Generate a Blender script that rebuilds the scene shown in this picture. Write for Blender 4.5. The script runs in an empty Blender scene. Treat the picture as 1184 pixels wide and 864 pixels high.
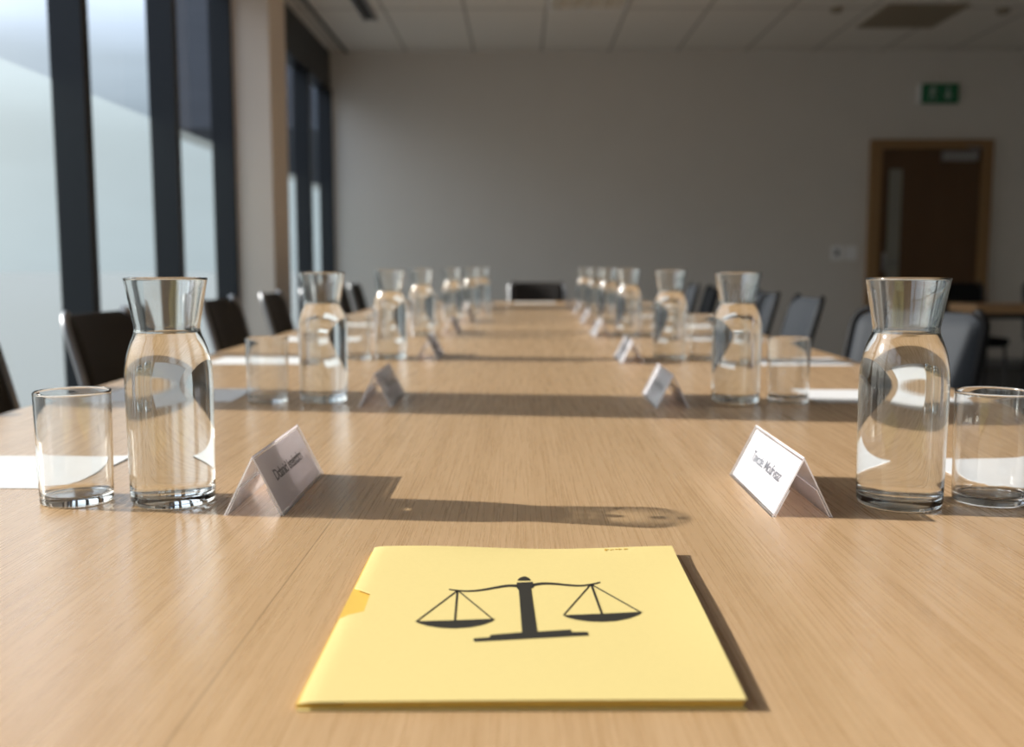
import bpy, bmesh, math, random
from mathutils import Vector, Matrix
random.seed(7)
S = bpy.context.scene
COL = S.collection
PI = math.pi

# ------------------------------------------------------------------ camera
W, H = 1184, 864
F = 1151.0
PITCH = math.atan(125.0 / F)
YAW = math.atan(10.0 / F)
TOP = 0.74                       # table top height
CAMZ = TOP + 0.274
cam_d = bpy.data.cameras.new('camera')
cam = bpy.data.objects.new('camera', cam_d)
COL.objects.link(cam)
cam.location = (0, 0, CAMZ)
cam.rotation_euler = (PI / 2 - PITCH, 0, YAW)
cam_d.sensor_width = 36
cam_d.lens = 36 * F / W
cam_d.clip_start = 0.02
cam_d.dof.use_dof = True
cam_d.dof.focus_distance = 0.99
cam_d.dof.aperture_fstop = 4.0
S.camera = cam
ROT = cam.rotation_euler.to_matrix()
ORG = Vector((0, 0, CAMZ))

def ray(px, py):
    return ROT @ Vector(((px - W / 2) / F, -(py - H / 2) / F, -1))

def on_z(px, py, z=TOP):
    d = ray(px, py)
    return ORG + d * ((z - CAMZ) / d.z)

def on_y(px, py, y):
    d = ray(px, py)
    return ORG + d * (y / d.y)

# ------------------------------------------------------------------ helpers
def srgb(r, g, b):
    f = lambda c: (c / 255 / 12.92) if c / 255 <= 0.04045 else ((c / 255 + 0.055) / 1.055) ** 2.4
    return (f(r), f(g), f(b), 1)

def new_mat(name):
    m = bpy.data.materials.new(name)
    m.use_nodes = True
    nt = m.node_tree
    nt.nodes.clear()
    out = nt.nodes.new('ShaderNodeOutputMaterial')
    return m, nt, out

def N(nt, typ, **kw):
    n = nt.nodes.new(typ)
    for k, v in kw.items():
        if k in n.inputs.keys():
            n.inputs[k].default_value = v
        else:
            setattr(n, k, v)
    return n

def L(nt, a, b):
    nt.links.new(a, b)

def principled(name, col, rough=0.5, metal=0.0, spec=0.5, noise=0.0, nscale=20.0, bump=0.0, stretch=(1, 1, 1), **extra):
    m, nt, out = new_mat(name)
    p = N(nt, 'ShaderNodeBsdfPrincipled')
    p.inputs['Base Color'].default_value = col
    p.inputs['Roughness'].default_value = rough
    p.inputs['Metallic'].default_value = metal
    p.inputs['Specular IOR Level'].default_value = spec
    for k, v in extra.items():
        p.inputs[k.replace('_', ' ')].default_value = v
    L(nt, p.outputs[0], out.inputs[0])
    if noise or bump:
        tc = N(nt, 'ShaderNodeTexCoord')
        mp = N(nt, 'ShaderNodeMapping')
        mp.inputs['Scale'].default_value = stretch
        L(nt, tc.outputs['Object'], mp.inputs[0])
        nz = N(nt, 'ShaderNodeTexNoise')
        nz.inputs['Scale'].default_value = nscale
        nz.inputs['Detail'].default_value = 6
        L(nt, mp.outputs[0], nz.inputs['Vector'])
        if noise:
            mx = N(nt, 'ShaderNodeMix', data_type='RGBA')
            mx.inputs[6].default_value = [c * (1 - noise) for c in col[:3]] + [1]
            mx.inputs[7].default_value = [min(1, c * (1 + noise)) for c in col[:3]] + [1]
            L(nt, nz.outputs[0], mx.inputs[0])
            L(nt, mx.outputs[2], p.inputs['Base Color'])
        if bump:
            b = N(nt, 'ShaderNodeBump')
            b.inputs['Strength'].default_value = bump
            b.inputs['Distance'].default_value = 0.002
            L(nt, nz.outputs[0], b.inputs['Height'])
            L(nt, b.outputs[0], p.inputs['Normal'])
    return m

def glass(name, ior, col=(1, 1, 1, 1), rough=0.0, sheen=0.0):
    m, nt, out = new_mat(name)
    g = N(nt, 'ShaderNodeBsdfGlass')
    g.inputs['Color'].default_value = col
    g.inputs['IOR'].default_value = ior
    g.inputs['Roughness'].default_value = rough
    sh = g.outputs[0]
    if sheen:
        q = N(nt, 'ShaderNodeBsdfGlossy'); q.inputs['Roughness'].default_value = 0.11
        mx = N(nt, 'ShaderNodeMixShader'); mx.inputs[0].default_value = sheen
        L(nt, sh, mx.inputs[1]); L(nt, q.outputs[0], mx.inputs[2]); sh = mx.outputs[0]
    L(nt, sh, out.inputs[0])
    return m

def thin_clear(name, tint, gloss=1.0, diffuse=0.0, dcol=(1, 1, 1, 1), transl=0.0, tcol=(1, 1, 1, 1), rough=0.02, ior=1.45):
    """thin sheet: straight-through transmission, Fresnel reflection, optional haze"""
    m, nt, out = new_mat(name)
    t = N(nt, 'ShaderNodeBsdfTransparent')
    t.inputs[0].default_value = tint
    sh = t.outputs[0]
    if diffuse:
        d = N(nt, 'ShaderNodeBsdfDiffuse')
        d.inputs[0].default_value = dcol
        mx = N(nt, 'ShaderNodeMixShader')
        mx.inputs[0].default_value = diffuse
        L(nt, sh, mx.inputs[1]); L(nt, d.outputs[0], mx.inputs[2]); sh = mx.outputs[0]
    if transl:
        d = N(nt, 'ShaderNodeBsdfTranslucent')
        d.inputs[0].default_value = tcol
        mx = N(nt, 'ShaderNodeMixShader')
        mx.inputs[0].default_value = transl
        L(nt, sh, mx.inputs[1]); L(nt, d.outputs[0], mx.inputs[2]); sh = mx.outputs[0]
    if gloss:
        g = N(nt, 'ShaderNodeBsdfGlossy')
        g.inputs['Roughness'].default_value = rough
        # Schlick reflectance, the same from both sides of the sheet
        fr = N(nt, 'ShaderNodeLayerWeight')
        fr.inputs[0].default_value = 0.5
        p5 = N(nt, 'ShaderNodeMath', operation='POWER'); p5.inputs[1].default_value = 5
        L(nt, fr.outputs['Facing'], p5.inputs[0])
        f0 = ((ior - 1) / (ior + 1)) ** 2
        ml = N(nt, 'ShaderNodeMath', operation='MULTIPLY_ADD')
        ml.inputs[1].default_value = gloss * (1 - f0); ml.inputs[2].default_value = gloss * f0
        L(nt, p5.outputs[0], ml.inputs[0])
        mx = N(nt, 'ShaderNodeMixShader')
        L(nt, ml.outputs[0], mx.inputs[0]); L(nt, sh, mx.inputs[1]); L(nt, g.outputs[0], mx.inputs[2]); sh = mx.outputs[0]
    L(nt, sh, out.inputs[0])
    return m

def link_mesh(name, bm, mats, parent=None, smooth=False, loc=None):
    me = bpy.data.meshes.new(name)
    bmesh.ops.recalc_face_normals(bm, faces=bm.faces[:])
    bm.to_mesh(me); bm.free()
    if not isinstance(mats, (list, tuple)):
        mats = [mats]
    for m in mats:
        me.materials.append(m)
    if smooth:
        for p in me.polygons:
            p.use_smooth = True
        me.set_sharp_from_angle(angle=math.radians(40))
    o = bpy.data.objects.new(name, me)
    COL.objects.link(o)
    if parent is not None:
        o.parent = parent
    if loc is not None:
        o.location = loc
    return o

def tag(o, label=None, cat=None, group=None, kind=None):
    if label: o['label'] = label
    if cat: o['category'] = cat
    if group: o['group'] = group
    if kind: o['kind'] = kind
    return o

def empty(name, loc=(0, 0, 0), rz=0.0):
    o = bpy.data.objects.new(name, None)
    COL.objects.link(o)
    o.empty_display_size = 0.05
    o.location = loc
    o.rotation_euler = (0, 0, rz)
    return o

def dup(root, loc, rz=None):
    r = root.copy(); COL.objects.link(r)
    r.location = loc
    if rz is not None:
        r.rotation_euler = (0, 0, rz)
    for ch in list(root.children):
        c = ch.copy(); COL.objects.link(c); c.parent = r
        for g in list(ch.children):
            d = g.copy(); COL.objects.link(d); d.parent = c
    return r

def add_box(bm, x0, x1, y0, y1, z0, z1, bev=0.0, seg=2, mi=0):
    r = bmesh.ops.create_cube(bm, size=1.0)
    vs = r['verts']
    for v in vs:
        v.co = Vector(((x0 + x1) / 2 + v.co.x * (x1 - x0), (y0 + y1) / 2 + v.co.y * (y1 - y0), (z0 + z1) / 2 + v.co.z * (z1 - z0)))
    fs = set(f for v in vs for f in v.link_faces)
    for f in fs: f.material_index = mi
    if bev > 0:
        es = list(set(e for v in vs for e in v.link_edges))
        bmesh.ops.bevel(bm, geom=es, offset=bev, segments=seg, profile=0.5, affect='EDGES')

def box(name, x0, x1, y0, y1, z0, z1, mat, parent=None, bev=0.0, seg=2):
    bm = bmesh.new()
    add_box(bm, x0, x1, y0, y1, z0, z1, bev, seg)
    return link_mesh(name, bm, mat, parent)

def struct(name, x0, x1, y0, y1, z0, z1, mat, bev=0.0):
    return tag(box(name, x0, x1, y0, y1, z0, z1, mat, None, bev), kind='structure')

def add_tube(bm, pts, r, seg=12, cap=True):
    pts = [Vector(p) for p in pts]
    rings = []
    n = len(pts)
    up = None
    for i, p in enumerate(pts):
        t = (pts[min(i + 1, n - 1)] - pts[max(i - 1, 0)]).normalized()
        if up is None:
            up = Vector((0, 0, 1)) if abs(t.z) < 0.9 else Vector((1, 0, 0))
        a = t.cross(up).normalized()
        b = a.cross(t).normalized()
        up = b
        rr = r[i] if isinstance(r, (list, tuple)) else r
        rings.append([bm.verts.new(p + a * (rr * math.cos(2 * PI * k / seg)) + b * (rr * math.sin(2 * PI * k / seg))) for k in range(seg)])
    for i in range(n - 1):
        for k in range(seg):
            bm.faces.new((rings[i][k], rings[i][(k + 1) % seg], rings[i + 1][(k + 1) % seg], rings[i + 1][k]))
    if cap:
        bm.faces.new(rings[0][::-1]); bm.faces.new(rings[-1])

def add_lathe(bm, prof, seg=64, closed=False):
    """prof: list of (r,z); r==0 gives a pole"""
    rings = []
    for r, z in prof:
        if r < 1e-7:
            rings.append([bm.verts.new((0, 0, z))])
        else:
            rings.append([bm.verts.new((r * math.cos(2 * PI * k / seg), r * math.sin(2 * PI * k / seg), z)) for k in range(seg)])
    pairs = list(zip(rings, rings[1:]))
    if closed: pairs.append((rings[-1], rings[0]))
    for a, b in pairs:
        for k in range(seg):
            k2 = (k + 1) % seg
            if len(a) == 1 and len(b) == 1: continue
            if len(a) == 1: bm.faces.new((a[0], b[k2], b[k]))
            elif len(b) == 1: bm.faces.new((a[k], a[k2], b[0]))
            else: bm.faces.new((a[k], a[k2], b[k2], b[k]))

def catmull(pts, n=6):
    out = []
    P = [pts[0]] + list(pts) + [pts[-1]]
    for i in range(1, len(P) - 2):
        p0, p1, p2, p3 = [Vector((*q, 0)) if len(q) == 2 else Vector(q) for q in P[i - 1:i + 3]]
        for k in range(n):
            t = k / n
            v = 0.5 * ((2 * p1) + (p2 - p0) * t + (2 * p0 - 5 * p1 + 4 * p2 - p3) * t * t + (3 * p1 - p0 - 3 * p2 + p3) * t ** 3)
            out.append(v)
    q = P[-2]
    out.append(Vector((*q, 0)) if len(q) == 2 else Vector(q))
    return out

ORD = ['first', 'second', 'third', 'fourth', 'fifth', 'sixth', 'seventh', 'eighth']

# ------------------------------------------------------------------ materials
def wood(name, base, dark, light, grain=(420, 5, 420), rough=0.33, seam=None, spec=0.45, contrast=1.0, coat=0.0):
    m, nt, out = new_mat(name)
    p = N(nt, 'ShaderNodeBsdfPrincipled')
    p.inputs['Specular IOR Level'].default_value = spec
    p.inputs['Coat Weight'].default_value = coat; p.inputs['Coat Roughness'].default_value = 0.22
    tc = N(nt, 'ShaderNodeTexCoord')
    mp = N(nt, 'ShaderNodeMapping'); mp.inputs['Scale'].default_value = grain
    L(nt, tc.outputs['Object'], mp.inputs[0])
    n1 = N(nt, 'ShaderNodeTexNoise'); n1.inputs['Scale'].default_value = 1.0; n1.inputs['Detail'].default_value = 5; n1.inputs['Roughness'].default_value = 0.6
    L(nt, mp.outputs[0], n1.inputs['Vector'])
    mp2 = N(nt, 'ShaderNodeMapping'); mp2.inputs['Scale'].default_value = tuple(g * 0.12 for g in grain)
    L(nt, tc.outputs['Object'], mp2.inputs[0])
    n2 = N(nt, 'ShaderNodeTexNoise'); n2.inputs['Scale'].default_value = 1.0; n2.inputs['Detail'].default_value = 3
    L(nt, mp2.outputs[0], n2.inputs['Vector'])
    # short pores
    mp3 = N(nt, 'ShaderNodeMapping'); mp3.inputs['Scale'].default_value = (grain[0] * 2.6, grain[1] * 5, grain[2] * 2.6)
    L(nt, tc.outputs['Object'], mp3.inputs[0])
    n3 = N(nt, 'ShaderNodeTexNoise'); n3.inputs['Scale'].default_value = 1.0; n3.inputs['Detail'].default_value = 2
    L(nt, mp3.outputs[0], n3.inputs['Vector'])
    r1 = N(nt, 'ShaderNodeValToRGB')
    r1.color_ramp.elements[0].position = 0.5 - 0.2 / contrast; r1.color_ramp.elements[0].color = dark
    r1.color_ramp.elements[1].position = 0.5 + 0.2 / contrast; r1.color_ramp.elements[1].color = light
    e = r1.color_ramp.elements.new(0.5); e.color = base
    av = N(nt, 'ShaderNodeMath', operation='ADD')
    s1 = N(nt, 'ShaderNodeMath', operation='MULTIPLY'); s1.inputs[1].default_value = 0.6
    s2 = N(nt, 'ShaderNodeMath', operation='MULTIPLY'); s2.inputs[1].default_value = 0.4
    L(nt, n1.outputs[0], s1.inputs[0]); L(nt, n2.outputs[0], s2.inputs[0])
    L(nt, s1.outputs[0], av.inputs[0]); L(nt, s2.outputs[0], av.inputs[1])
    L(nt, av.outputs[0], r1.inputs[0])
    r3 = N(nt, 'ShaderNodeValToRGB')
    r3.color_ramp.elements[0].position = 0.28; r3.color_ramp.elements[0].color = (0.80, 0.75, 0.68, 1)
    r3.color_ramp.elements[1].position = 0.42; r3.color_ramp.elements[1].color = (1, 1, 1, 1)
    L(nt, n3.outputs[0], r3.inputs[0])
    mu = N(nt, 'ShaderNodeMix', data_type='RGBA', blend_type='MULTIPLY'); mu.inputs[0].default_value = 1.0
    L(nt, r1.outputs[0], mu.inputs[6]); L(nt, r3.outputs[0], mu.inputs[7])
    col = mu.outputs[2]
    if seam is not None:
        sx = N(nt, 'ShaderNodeSeparateXYZ'); L(nt, tc.outputs['Object'], sx.inputs[0])
        for sp in seam:
            a = N(nt, 'ShaderNodeMath', operation='SUBTRACT'); a.inputs[1].default_value = sp
            L(nt, sx.outputs[0], a.inputs[0])
            b = N(nt, 'ShaderNodeMath', operation='ABSOLUTE'); L(nt, a.outputs[0], b.inputs[0])
            c = N(nt, 'ShaderNodeMath', operation='LESS_THAN'); c.inputs[1].default_value = 0.0006
            L(nt, b.outputs[0], c.inputs[0])
            mm = N(nt, 'ShaderNodeMix', data_type='RGBA'); mm.inputs[7].default_value = tuple(x * 0.7 for x in dark[:3]) + (1,)
            L(nt, c.outputs[0], mm.inputs[0]); L(nt, col, mm.inputs[6]); col = mm.outputs[2]
    L(nt, col, p.inputs['Base Color'])
    mr = N(nt, 'ShaderNodeMapRange'); mr.inputs['To Min'].default_value = rough - 0.05; mr.inputs['To Max'].default_value = rough + 0.07
    L(nt, n1.outputs[0], mr.inputs[0]); L(nt, mr.outputs[0], p.inputs['Roughness'])
    L(nt, p.outputs[0], out.inputs[0])
    return m

M_TABLE = wood('oak_veneer', (0.48, 0.312, 0.172, 1), (0.405, 0.25, 0.127, 1), (0.55, 0.37, 0.218, 1), seam=(-0.204,), rough=0.27, contrast=0.95, coat=0.25)
M_EDGE = wood('oak_edge', (0.42, 0.25, 0.12, 1), (0.36, 0.2, 0.09, 1), (0.48, 0.3, 0.16, 1))
M_DOOR = wood('door_veneer', (0.10, 0.046, 0.016, 1), (0.08, 0.036, 0.012, 1), (0.12, 0.057, 0.021, 1), grain=(90, 90, 3), rough=0.45)
M_DFRAME = wood('door_frame_oak', (0.30, 0.17, 0.07, 1), (0.26, 0.145, 0.055, 1), (0.34, 0.2, 0.085, 1), grain=(90, 90, 3), rough=0.45)
M_WALL = principled('painted_wall', (0.70, 0.665, 0.615, 1), 0.85, spec=0.2, noise=0.03, nscale=3, bump=0.05)
M_COLUMN = principled('painted_column', (0.74, 0.66, 0.58, 1), 0.85, spec=0.2, noise=0.03, nscale=3)
M_CARPET = principled('carpet', (0.085, 0.083, 0.083, 1), 0.95, spec=0.1, noise=0.5, nscale=400, bump=0.6)
M_BLACKFRAME = principled('dark_aluminium', (0.012, 0.014, 0.018, 1), 0.4, noise=0.2, nscale=30, spec=0.4)
M_METALTRIM = principled('grey_metal', (0.35, 0.35, 0.36, 1), 0.35, metal=1.0, noise=0.1, nscale=50)
M_CHROME = principled('chair_steel', (0.30, 0.30, 0.315, 1), 0.42, metal=1.0, noise=0.06, nscale=60)
M_FABRIC = principled('charcoal_upholstery', (0.026, 0.022, 0.020, 1), 0.6, noise=0.25, nscale=300, bump=0.25, spec=0.3)  # charcoal cloth, shade painted in as a warm dark tone
M_FABRIC_SKYLIT = principled('charcoal_upholstery_skylit', (0.022, 0.0255, 0.031, 1), 0.6, noise=0.2, nscale=300, bump=0.25, spec=0.15)  # same charcoal cloth, skylight from the windows painted in as blue tint
M_BLACKPLASTIC = principled('black_plastic', (0.008, 0.008, 0.009, 1), 0.6, spec=0.15, noise=0.2, nscale=80)
M_DARKMETAL = principled('black_steel', (0.02, 0.02, 0.022, 1), 0.4, metal=0.0, noise=0.2, nscale=80)
M_GLASS = glass('carafe_glass', 1.5, (0.985, 0.995, 0.992, 1), sheen=0.04)
M_TGLASS = glass('tumbler_glass', 1.5, (0.99, 0.995, 0.995, 1), sheen=0.03)
M_WATER = glass('water', 1.33, (0.995, 1, 1, 1))
M_WATERSIDE = glass('water_against_glass', 1.33 / 1.5, (0.995, 1, 1, 1))
M_PAPER = principled('white_paper', (0.66, 0.665, 0.68, 1), 0.8, spec=0.2, noise=0.015, nscale=60)
def translucent_paper(name, col, tr):
    m, nt, out = new_mat(name)
    d = N(nt, 'ShaderNodeBsdfDiffuse'); d.inputs[0].default_value = col
    t = N(nt, 'ShaderNodeBsdfTranslucent'); t.inputs[0].default_value = (0.97, 0.93, 0.95, 1)
    nz = N(nt, 'ShaderNodeTexNoise'); nz.inputs['Scale'].default_value = 120
    tc = N(nt, 'ShaderNodeTexCoord'); L(nt, tc.outputs['Object'], nz.inputs['Vector'])
    mr = N(nt, 'ShaderNodeMapRange'); mr.inputs['To Min'].default_value = tr - .03; mr.inputs['To Max'].default_value = tr + .03
    L(nt, nz.outputs[0], mr.inputs[0])
    mx = N(nt, 'ShaderNodeMixShader'); L(nt, mr.outputs[0], mx.inputs[0])
    L(nt, d.outputs[0], mx.inputs[1]); L(nt, t.outputs[0], mx.inputs[2]); L(nt, mx.outputs[0], out.inputs[0])
    return m
M_CARD = translucent_paper('white_card', (0.95, 0.95, 0.95, 1), 0.48)
M_INK = principled('grey_ink', (0.15, 0.15, 0.165, 1), 0.7, spec=0.1, noise=0.2, nscale=300)
M_FOLDER = principled('yellow_card', (0.675, 0.545, 0.235, 1), 0.7, spec=0.2, noise=0.03, nscale=250, bump=0.06)
M_FOLDER2 = principled('deep_yellow_card', (0.66, 0.43, 0.085, 1), 0.75, spec=0.2, noise=0.05, nscale=250)
M_EMBLEM = principled('dark_print', (0.028, 0.026, 0.022, 1), 0.6, spec=0.25, noise=0.15, nscale=300)
M_BROWNINK = principled('brown_stamp', (0.55, 0.33, 0.06, 1), 0.7, spec=0.1, noise=0.2, nscale=300)
M_ACRYLIC = thin_clear('clear_acrylic', (0.97, 0.97, 0.98, 1), gloss=0.8, diffuse=0.02, dcol=(0.9, 0.88, 0.9, 1), rough=0.05)
M_ACRYLIC2 = thin_clear('acrylic_with_reflection', (0.95, 0.95, 0.96, 1), gloss=0.9, diffuse=0.18, dcol=(0.95, 0.9, 0.9, 1), transl=0.30, tcol=(0.95, 0.9, 0.9, 1), rough=0.05)  # pale pink mixed in to imitate the table reflected in the panel
M_ACRYLICEDGE = translucent_paper('acrylic_edge', (0.97, 0.97, 0.98, 1), 0.5)  # edges whitened to imitate light piped through the sheet
PANE_T = 0.62
M_PANE = thin_clear('window_glass', (PANE_T * 0.97, PANE_T, PANE_T * 1.02, 1), gloss=0.5, rough=0.0)
M_FROST = thin_clear('frosted_film', (PANE_T * 0.95, PANE_T * 0.985, PANE_T * 0.97, 1), gloss=0, diffuse=0.03, dcol=(0.75, 0.88, 0.9, 1), transl=0.05, tcol=(0.80, 0.93, 0.95, 1))
M_GREEN = principled('exit_sign_green', (0.005, 0.14, 0.055, 1), 0.4, noise=0.05, nscale=40)
M_SIGNWHITE = principled('sign_white', (0.42, 0.52, 0.48, 1), 0.5, noise=0.03, nscale=40)
M_WHITEPLASTIC = principled('white_plastic', (0.88, 0.88, 0.88, 1), 0.4, noise=0.03, nscale=40)
M_VENT = principled('tan_vent', (0.30, 0.25, 0.18, 1), 0.6, noise=0.08, nscale=40)
M_DARKGAP = principled('dark_gap', (0.02, 0.018, 0.016, 1), 0.8, noise=0.2, nscale=40)
M_LOUVRE = principled('light_louvre', (0.8, 0.76, 0.68, 1), 0.3, metal=0.3, noise=0.03, nscale=40)
M_ANNEX = principled('annex_cladding', (0.10, 0.105, 0.12, 1), 0.8, noise=0.2, nscale=2.0, stretch=(0.2, 0.2, 14))
M_GROUND = principled('outside_paving', (0.06, 0.068, 0.075, 1), 0.9, noise=0.06, nscale=1.2)
M_VISION = principled('vision_glass', (0.25, 0.245, 0.21, 1), 0.4, noise=0.05, nscale=5)

def ceiling_mat():
    m, nt, out = new_mat('ceiling_tiles')
    p = N(nt, 'ShaderNodeBsdfPrincipled'); p.inputs['Roughness'].default_value = 0.9; p.inputs['Specular IOR Level'].default_value = 0.15
    tc = N(nt, 'ShaderNodeTexCoord')
    sx = N(nt, 'ShaderNodeSeparateXYZ'); L(nt, tc.outputs['Object'], sx.inputs[0])
    def line(sock, period, off, half):
        a = N(nt, 'ShaderNodeMath', operation='ADD'); a.inputs[1].default_value = -off + period * 50
        L(nt, sock, a.inputs[0])
        b = N(nt, 'ShaderNodeMath', operation='MODULO'); b.inputs[1].default_value = period; L(nt, a.outputs[0], b.inputs[0])
        c = N(nt, 'ShaderNodeMath', operation='LESS_THAN'); c.inputs[1].default_value = half; L(nt, b.outputs[0], c.inputs[0])
        return c.outputs[0]
    lx = line(sx.outputs[0], 0.66, 0.19, 0.022)
    ly = line(sx.outputs[1], 1.5, 8.35, 0.03)
    mx = N(nt, 'ShaderNodeMath', operation='MAXIMUM'); L(nt, lx, mx.inputs[0]); L(nt, ly, mx.inputs[1])
    nz = N(nt, 'ShaderNodeTexNoise'); nz.inputs['Scale'].default_value = 90; L(nt, tc.outputs['Object'], nz.inputs['Vector'])
    r = N(nt, 'ShaderNodeMix', data_type='RGBA'); r.inputs[6].default_value = (0.74, 0.70, 0.64, 1); r.inputs[7].default_value = (0.82, 0.78, 0.71, 1)
    L(nt, nz.outputs[0], r.inputs[0])
    q = N(nt, 'ShaderNodeMix', data_type='RGBA'); q.inputs[7].default_value = (0.42, 0.39, 0.34, 1)
    L(nt, mx.outputs[0], q.inputs[0]); L(nt, r.outputs[2], q.inputs[6])
    L(nt, q.outputs[2], p.inputs['Base Color']); L(nt, p.outputs[0], out.inputs[0])
    return m
M_CEIL = ceiling_mat()

# ------------------------------------------------------------------ the room
XW = -1.90          # inner plane of the window wall
YB = 10.0           # far wall
ZC = 3.09           # ceiling
XR, YN = 5.7, -3.0
struct('floor', XW - 0.25, XR + 0.1, YN - 0.1, YB + 0.1, -0.12, 0.0, M_CARPET)
struct('ceiling', XW - 0.25, XR + 0.1, YN - 0.1, YB + 0.1, ZC, ZC + 0.15, M_CEIL)
struct('wall_far', XW - 0.09, XR + 0.1, YB, YB + 0.15, 0, ZC, M_WALL)
struct('wall_right', XR, XR + 0.15, YN, YB, 0, ZC, M_WALL)
struct('wall_near', XW - 0.25, XR + 0.1, YN - 0.15, YN, 0, ZC, M_WALL)
struct('baseboard_far', XW, XR, YB - 0.015, YB, 0, 0.09, M_METALTRIM)
struct('baseboard_right', XR - 0.015, XR, YN, YB - 0.015, 0, 0.09, M_METALTRIM)
# column standing proud of the window wall
struct('trim_1', XW - 0.09, -1.61, 6.55, 7.0, 0, ZC, M_COLUMN, 0.006)
# solid pier beyond the left edge of the picture
struct('trim_2', XW - 0.09, XW + 0.02, 2.09, 2.31, 0, ZC, M_COLUMN, 0.006)
# dark head along the window wall and low sill
struct('trim_3', XW - 0.09, XW + 0.03, YN, 6.55, 2.80, ZC, M_BLACKFRAME)
struct('trim_4', XW - 0.09, XW + 0.03, 7.0, YB, 2.72, ZC, M_BLACKFRAME)
struct('trim_5', XW - 0.09, XW + 0.03, YN, 2.09, 0, 0.12, M_BLACKFRAME)
struct('trim_6', XW - 0.09, XW + 0.03, 2.31, 6.55, 0, 0.12, M_BLACKFRAME)
struct('trim_7', XW - 0.09, XW + 0.03, 7.0, YB, 0, 0.12, M_BLACKFRAME)
# ceiling edge: shadow gap by the glazing
struct('trim_8', -1.72, -1.69, YN, YB - 0.002, ZC - 0.012, ZC, M_DARKGAP)

FROST_Z = 1.80
XG = XW - 0.085
def window(n, y0, y1, mull_w=0.075, frost=FROST_Z, far=False):
    """one bay between y0 and y1 with its own frame, clear pane and frosted film"""
    root = empty('window_%d' % n, (XG, (y0 + y1) / 2, 0)); tag(root, kind='structure')
    yc = (y0 + y1) / 2
    top = 2.80 if y1 < 6.6 else 2.72
    bm = bmesh.new()
    w = mull_w / 2
    for a, b in ((y0, y0 + w), (y1 - w, y1)):
        add_box(bm, -0.005, 0.135, a - yc, b - yc, 0.12, top, 0.0)
    link_mesh('window_frame', bm, M_BLACKFRAME, root)
    box('clear_pane', -0.004, 0.004, y0 + w - yc, y1 - w - yc, frost, top, M_PANE_SHEET, root) if False else sheet('clear_pane', y0 + w - yc, y1 - w - yc, frost, top, M_PANE, root)
    sheet('frosted_pane', y0 + w - yc, y1 - w - yc, 0.12, frost, M_FROST, root)

def sheet(name, y0, y1, z0, z1, mat, parent):
    bm = bmesh.new()
    vs = [bm.verts.new(c) for c in ((0, y0, z0), (0, y1, z0), (0, y1, z1), (0, y0, z1))]
    bm.faces.new(vs)
    return link_mesh(name, bm, mat, parent)

bays = [(-3.0, -1.35), (-1.35, 0.30), (0.30, 2.09), (2.31, 3.18), (3.18, 4.34), (4.34, 5.47), (5.47, 6.55), (7.0, 8.0), (8.0, 8.92), (8.92, 9.98)]
for i, (a, b) in enumerate(bays):
    window(i + 1, a, b)

# outside: paving and the building's own upper storey, cantilevered further along
struct('outside_ground', -120, XW - 0.27, -60, 160, -0.4, -0.14, M_GROUND)
struct('upper_storey', -3.86, XW - 0.27, 10.6, 34, 2.44, 12.0, M_ANNEX)

# far wall door
yd = YB - 0.001
A = on_y(1006, 162, yd); B = on_y(1147, 162, yd)
dx0, dx1, dz1 = A.x, B.x, A.z
door = empty('door_1', ((dx0 + dx1) / 2, YB, 0)); tag(door, kind='structure')
hw = (dx1 - dx0) / 2; fw = 0.11
bm = bmesh.new()
add_box(bm, -hw, -hw + fw, -0.06, 0, 0, dz1, 0.004)
add_box(bm, hw - fw, hw, -0.06, 0, 0, dz1, 0.004)
add_box(bm, -hw + fw, hw - fw, -0.06, 0, dz1 - 0.09, dz1, 0.004)
link_mesh('door_frame', bm, M_DFRAME, door)
leaf = box('door_leaf', -hw + fw, hw - fw, -0.035, 0, 0.01, dz1 - 0.092, M_DOOR, door)
v0 = on_y(1027, 196, yd); v1 = on_y(1037, 318, yd)
cx = (dx0 + dx1) / 2
box('vision_panel', v0.x - cx, v1.x - cx, -0.042, -0.03, 0.75, v0.z, M_VISION, leaf, 0.002)
c0 = on_y(1086, 176, yd); c1 = on_y(1126, 187, yd)
bm = bmesh.new()
add_box(bm, c0.x - cx, c1.x - cx, -0.1, -0.035, c1.z, c0.z, 0.006)
add_tube(bm, [(c1.x - cx - 0.05, -0.08, c0.z), (c1.x - cx + 0.02, -0.12, c0.z + 0.03), (c1.x - cx - 0.1, -0.06, c0.z + 0.05)], 0.008, 8)
link_mesh('door_closer', bm, M_METALTRIM, leaf)
bm = bmesh.new()
hx = -hw + fw + 0.06
add_box(bm, hx - 0.02, hx + 0.02, -0.043, -0.035, 0.96, 1.14, 0.003)
add_tube(bm, [(hx, -0.04, 1.05), (hx, -0.08, 1.05), (hx + 0.02, -0.085, 1.05), (hx + 0.12, -0.085, 1.05)], 0.009, 10)
link_mesh('door_handle', bm, M_METALTRIM, leaf, True)

# exit sign: green panel with two white pictograms
a = on_y(1064, 97.5, YB); b = on_y(1106, 120, YB)
sg = empty('exit_sign', ((a.x + b.x) / 2, YB, (a.z + b.z) / 2))
tag(sg, 'green emergency exit sign with white pictograms above the wooden door', 'sign')
sw, sh = (b.x - a.x) / 2, (a.z - b.z) / 2
bm = bmesh.new(); add_box(bm, -sw, sw, -0.045, 0, -sh, sh, 0.004); link_mesh('sign_box', bm, M_GREEN, sg)
box('end_cap', -sw - .03, -sw, -0.04, 0, -sh * .95, sh * .95, M_WHITEPLASTIC, sg, 0.003)['label'] = 'pale end cap'
bm = bmesh.new()
def flat(bm, pts, y):
    bm.faces.new([bm.verts.new((p[0], y, p[1])) for p in pts])
y_ = -0.0462
px = -sw * 0.42
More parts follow.
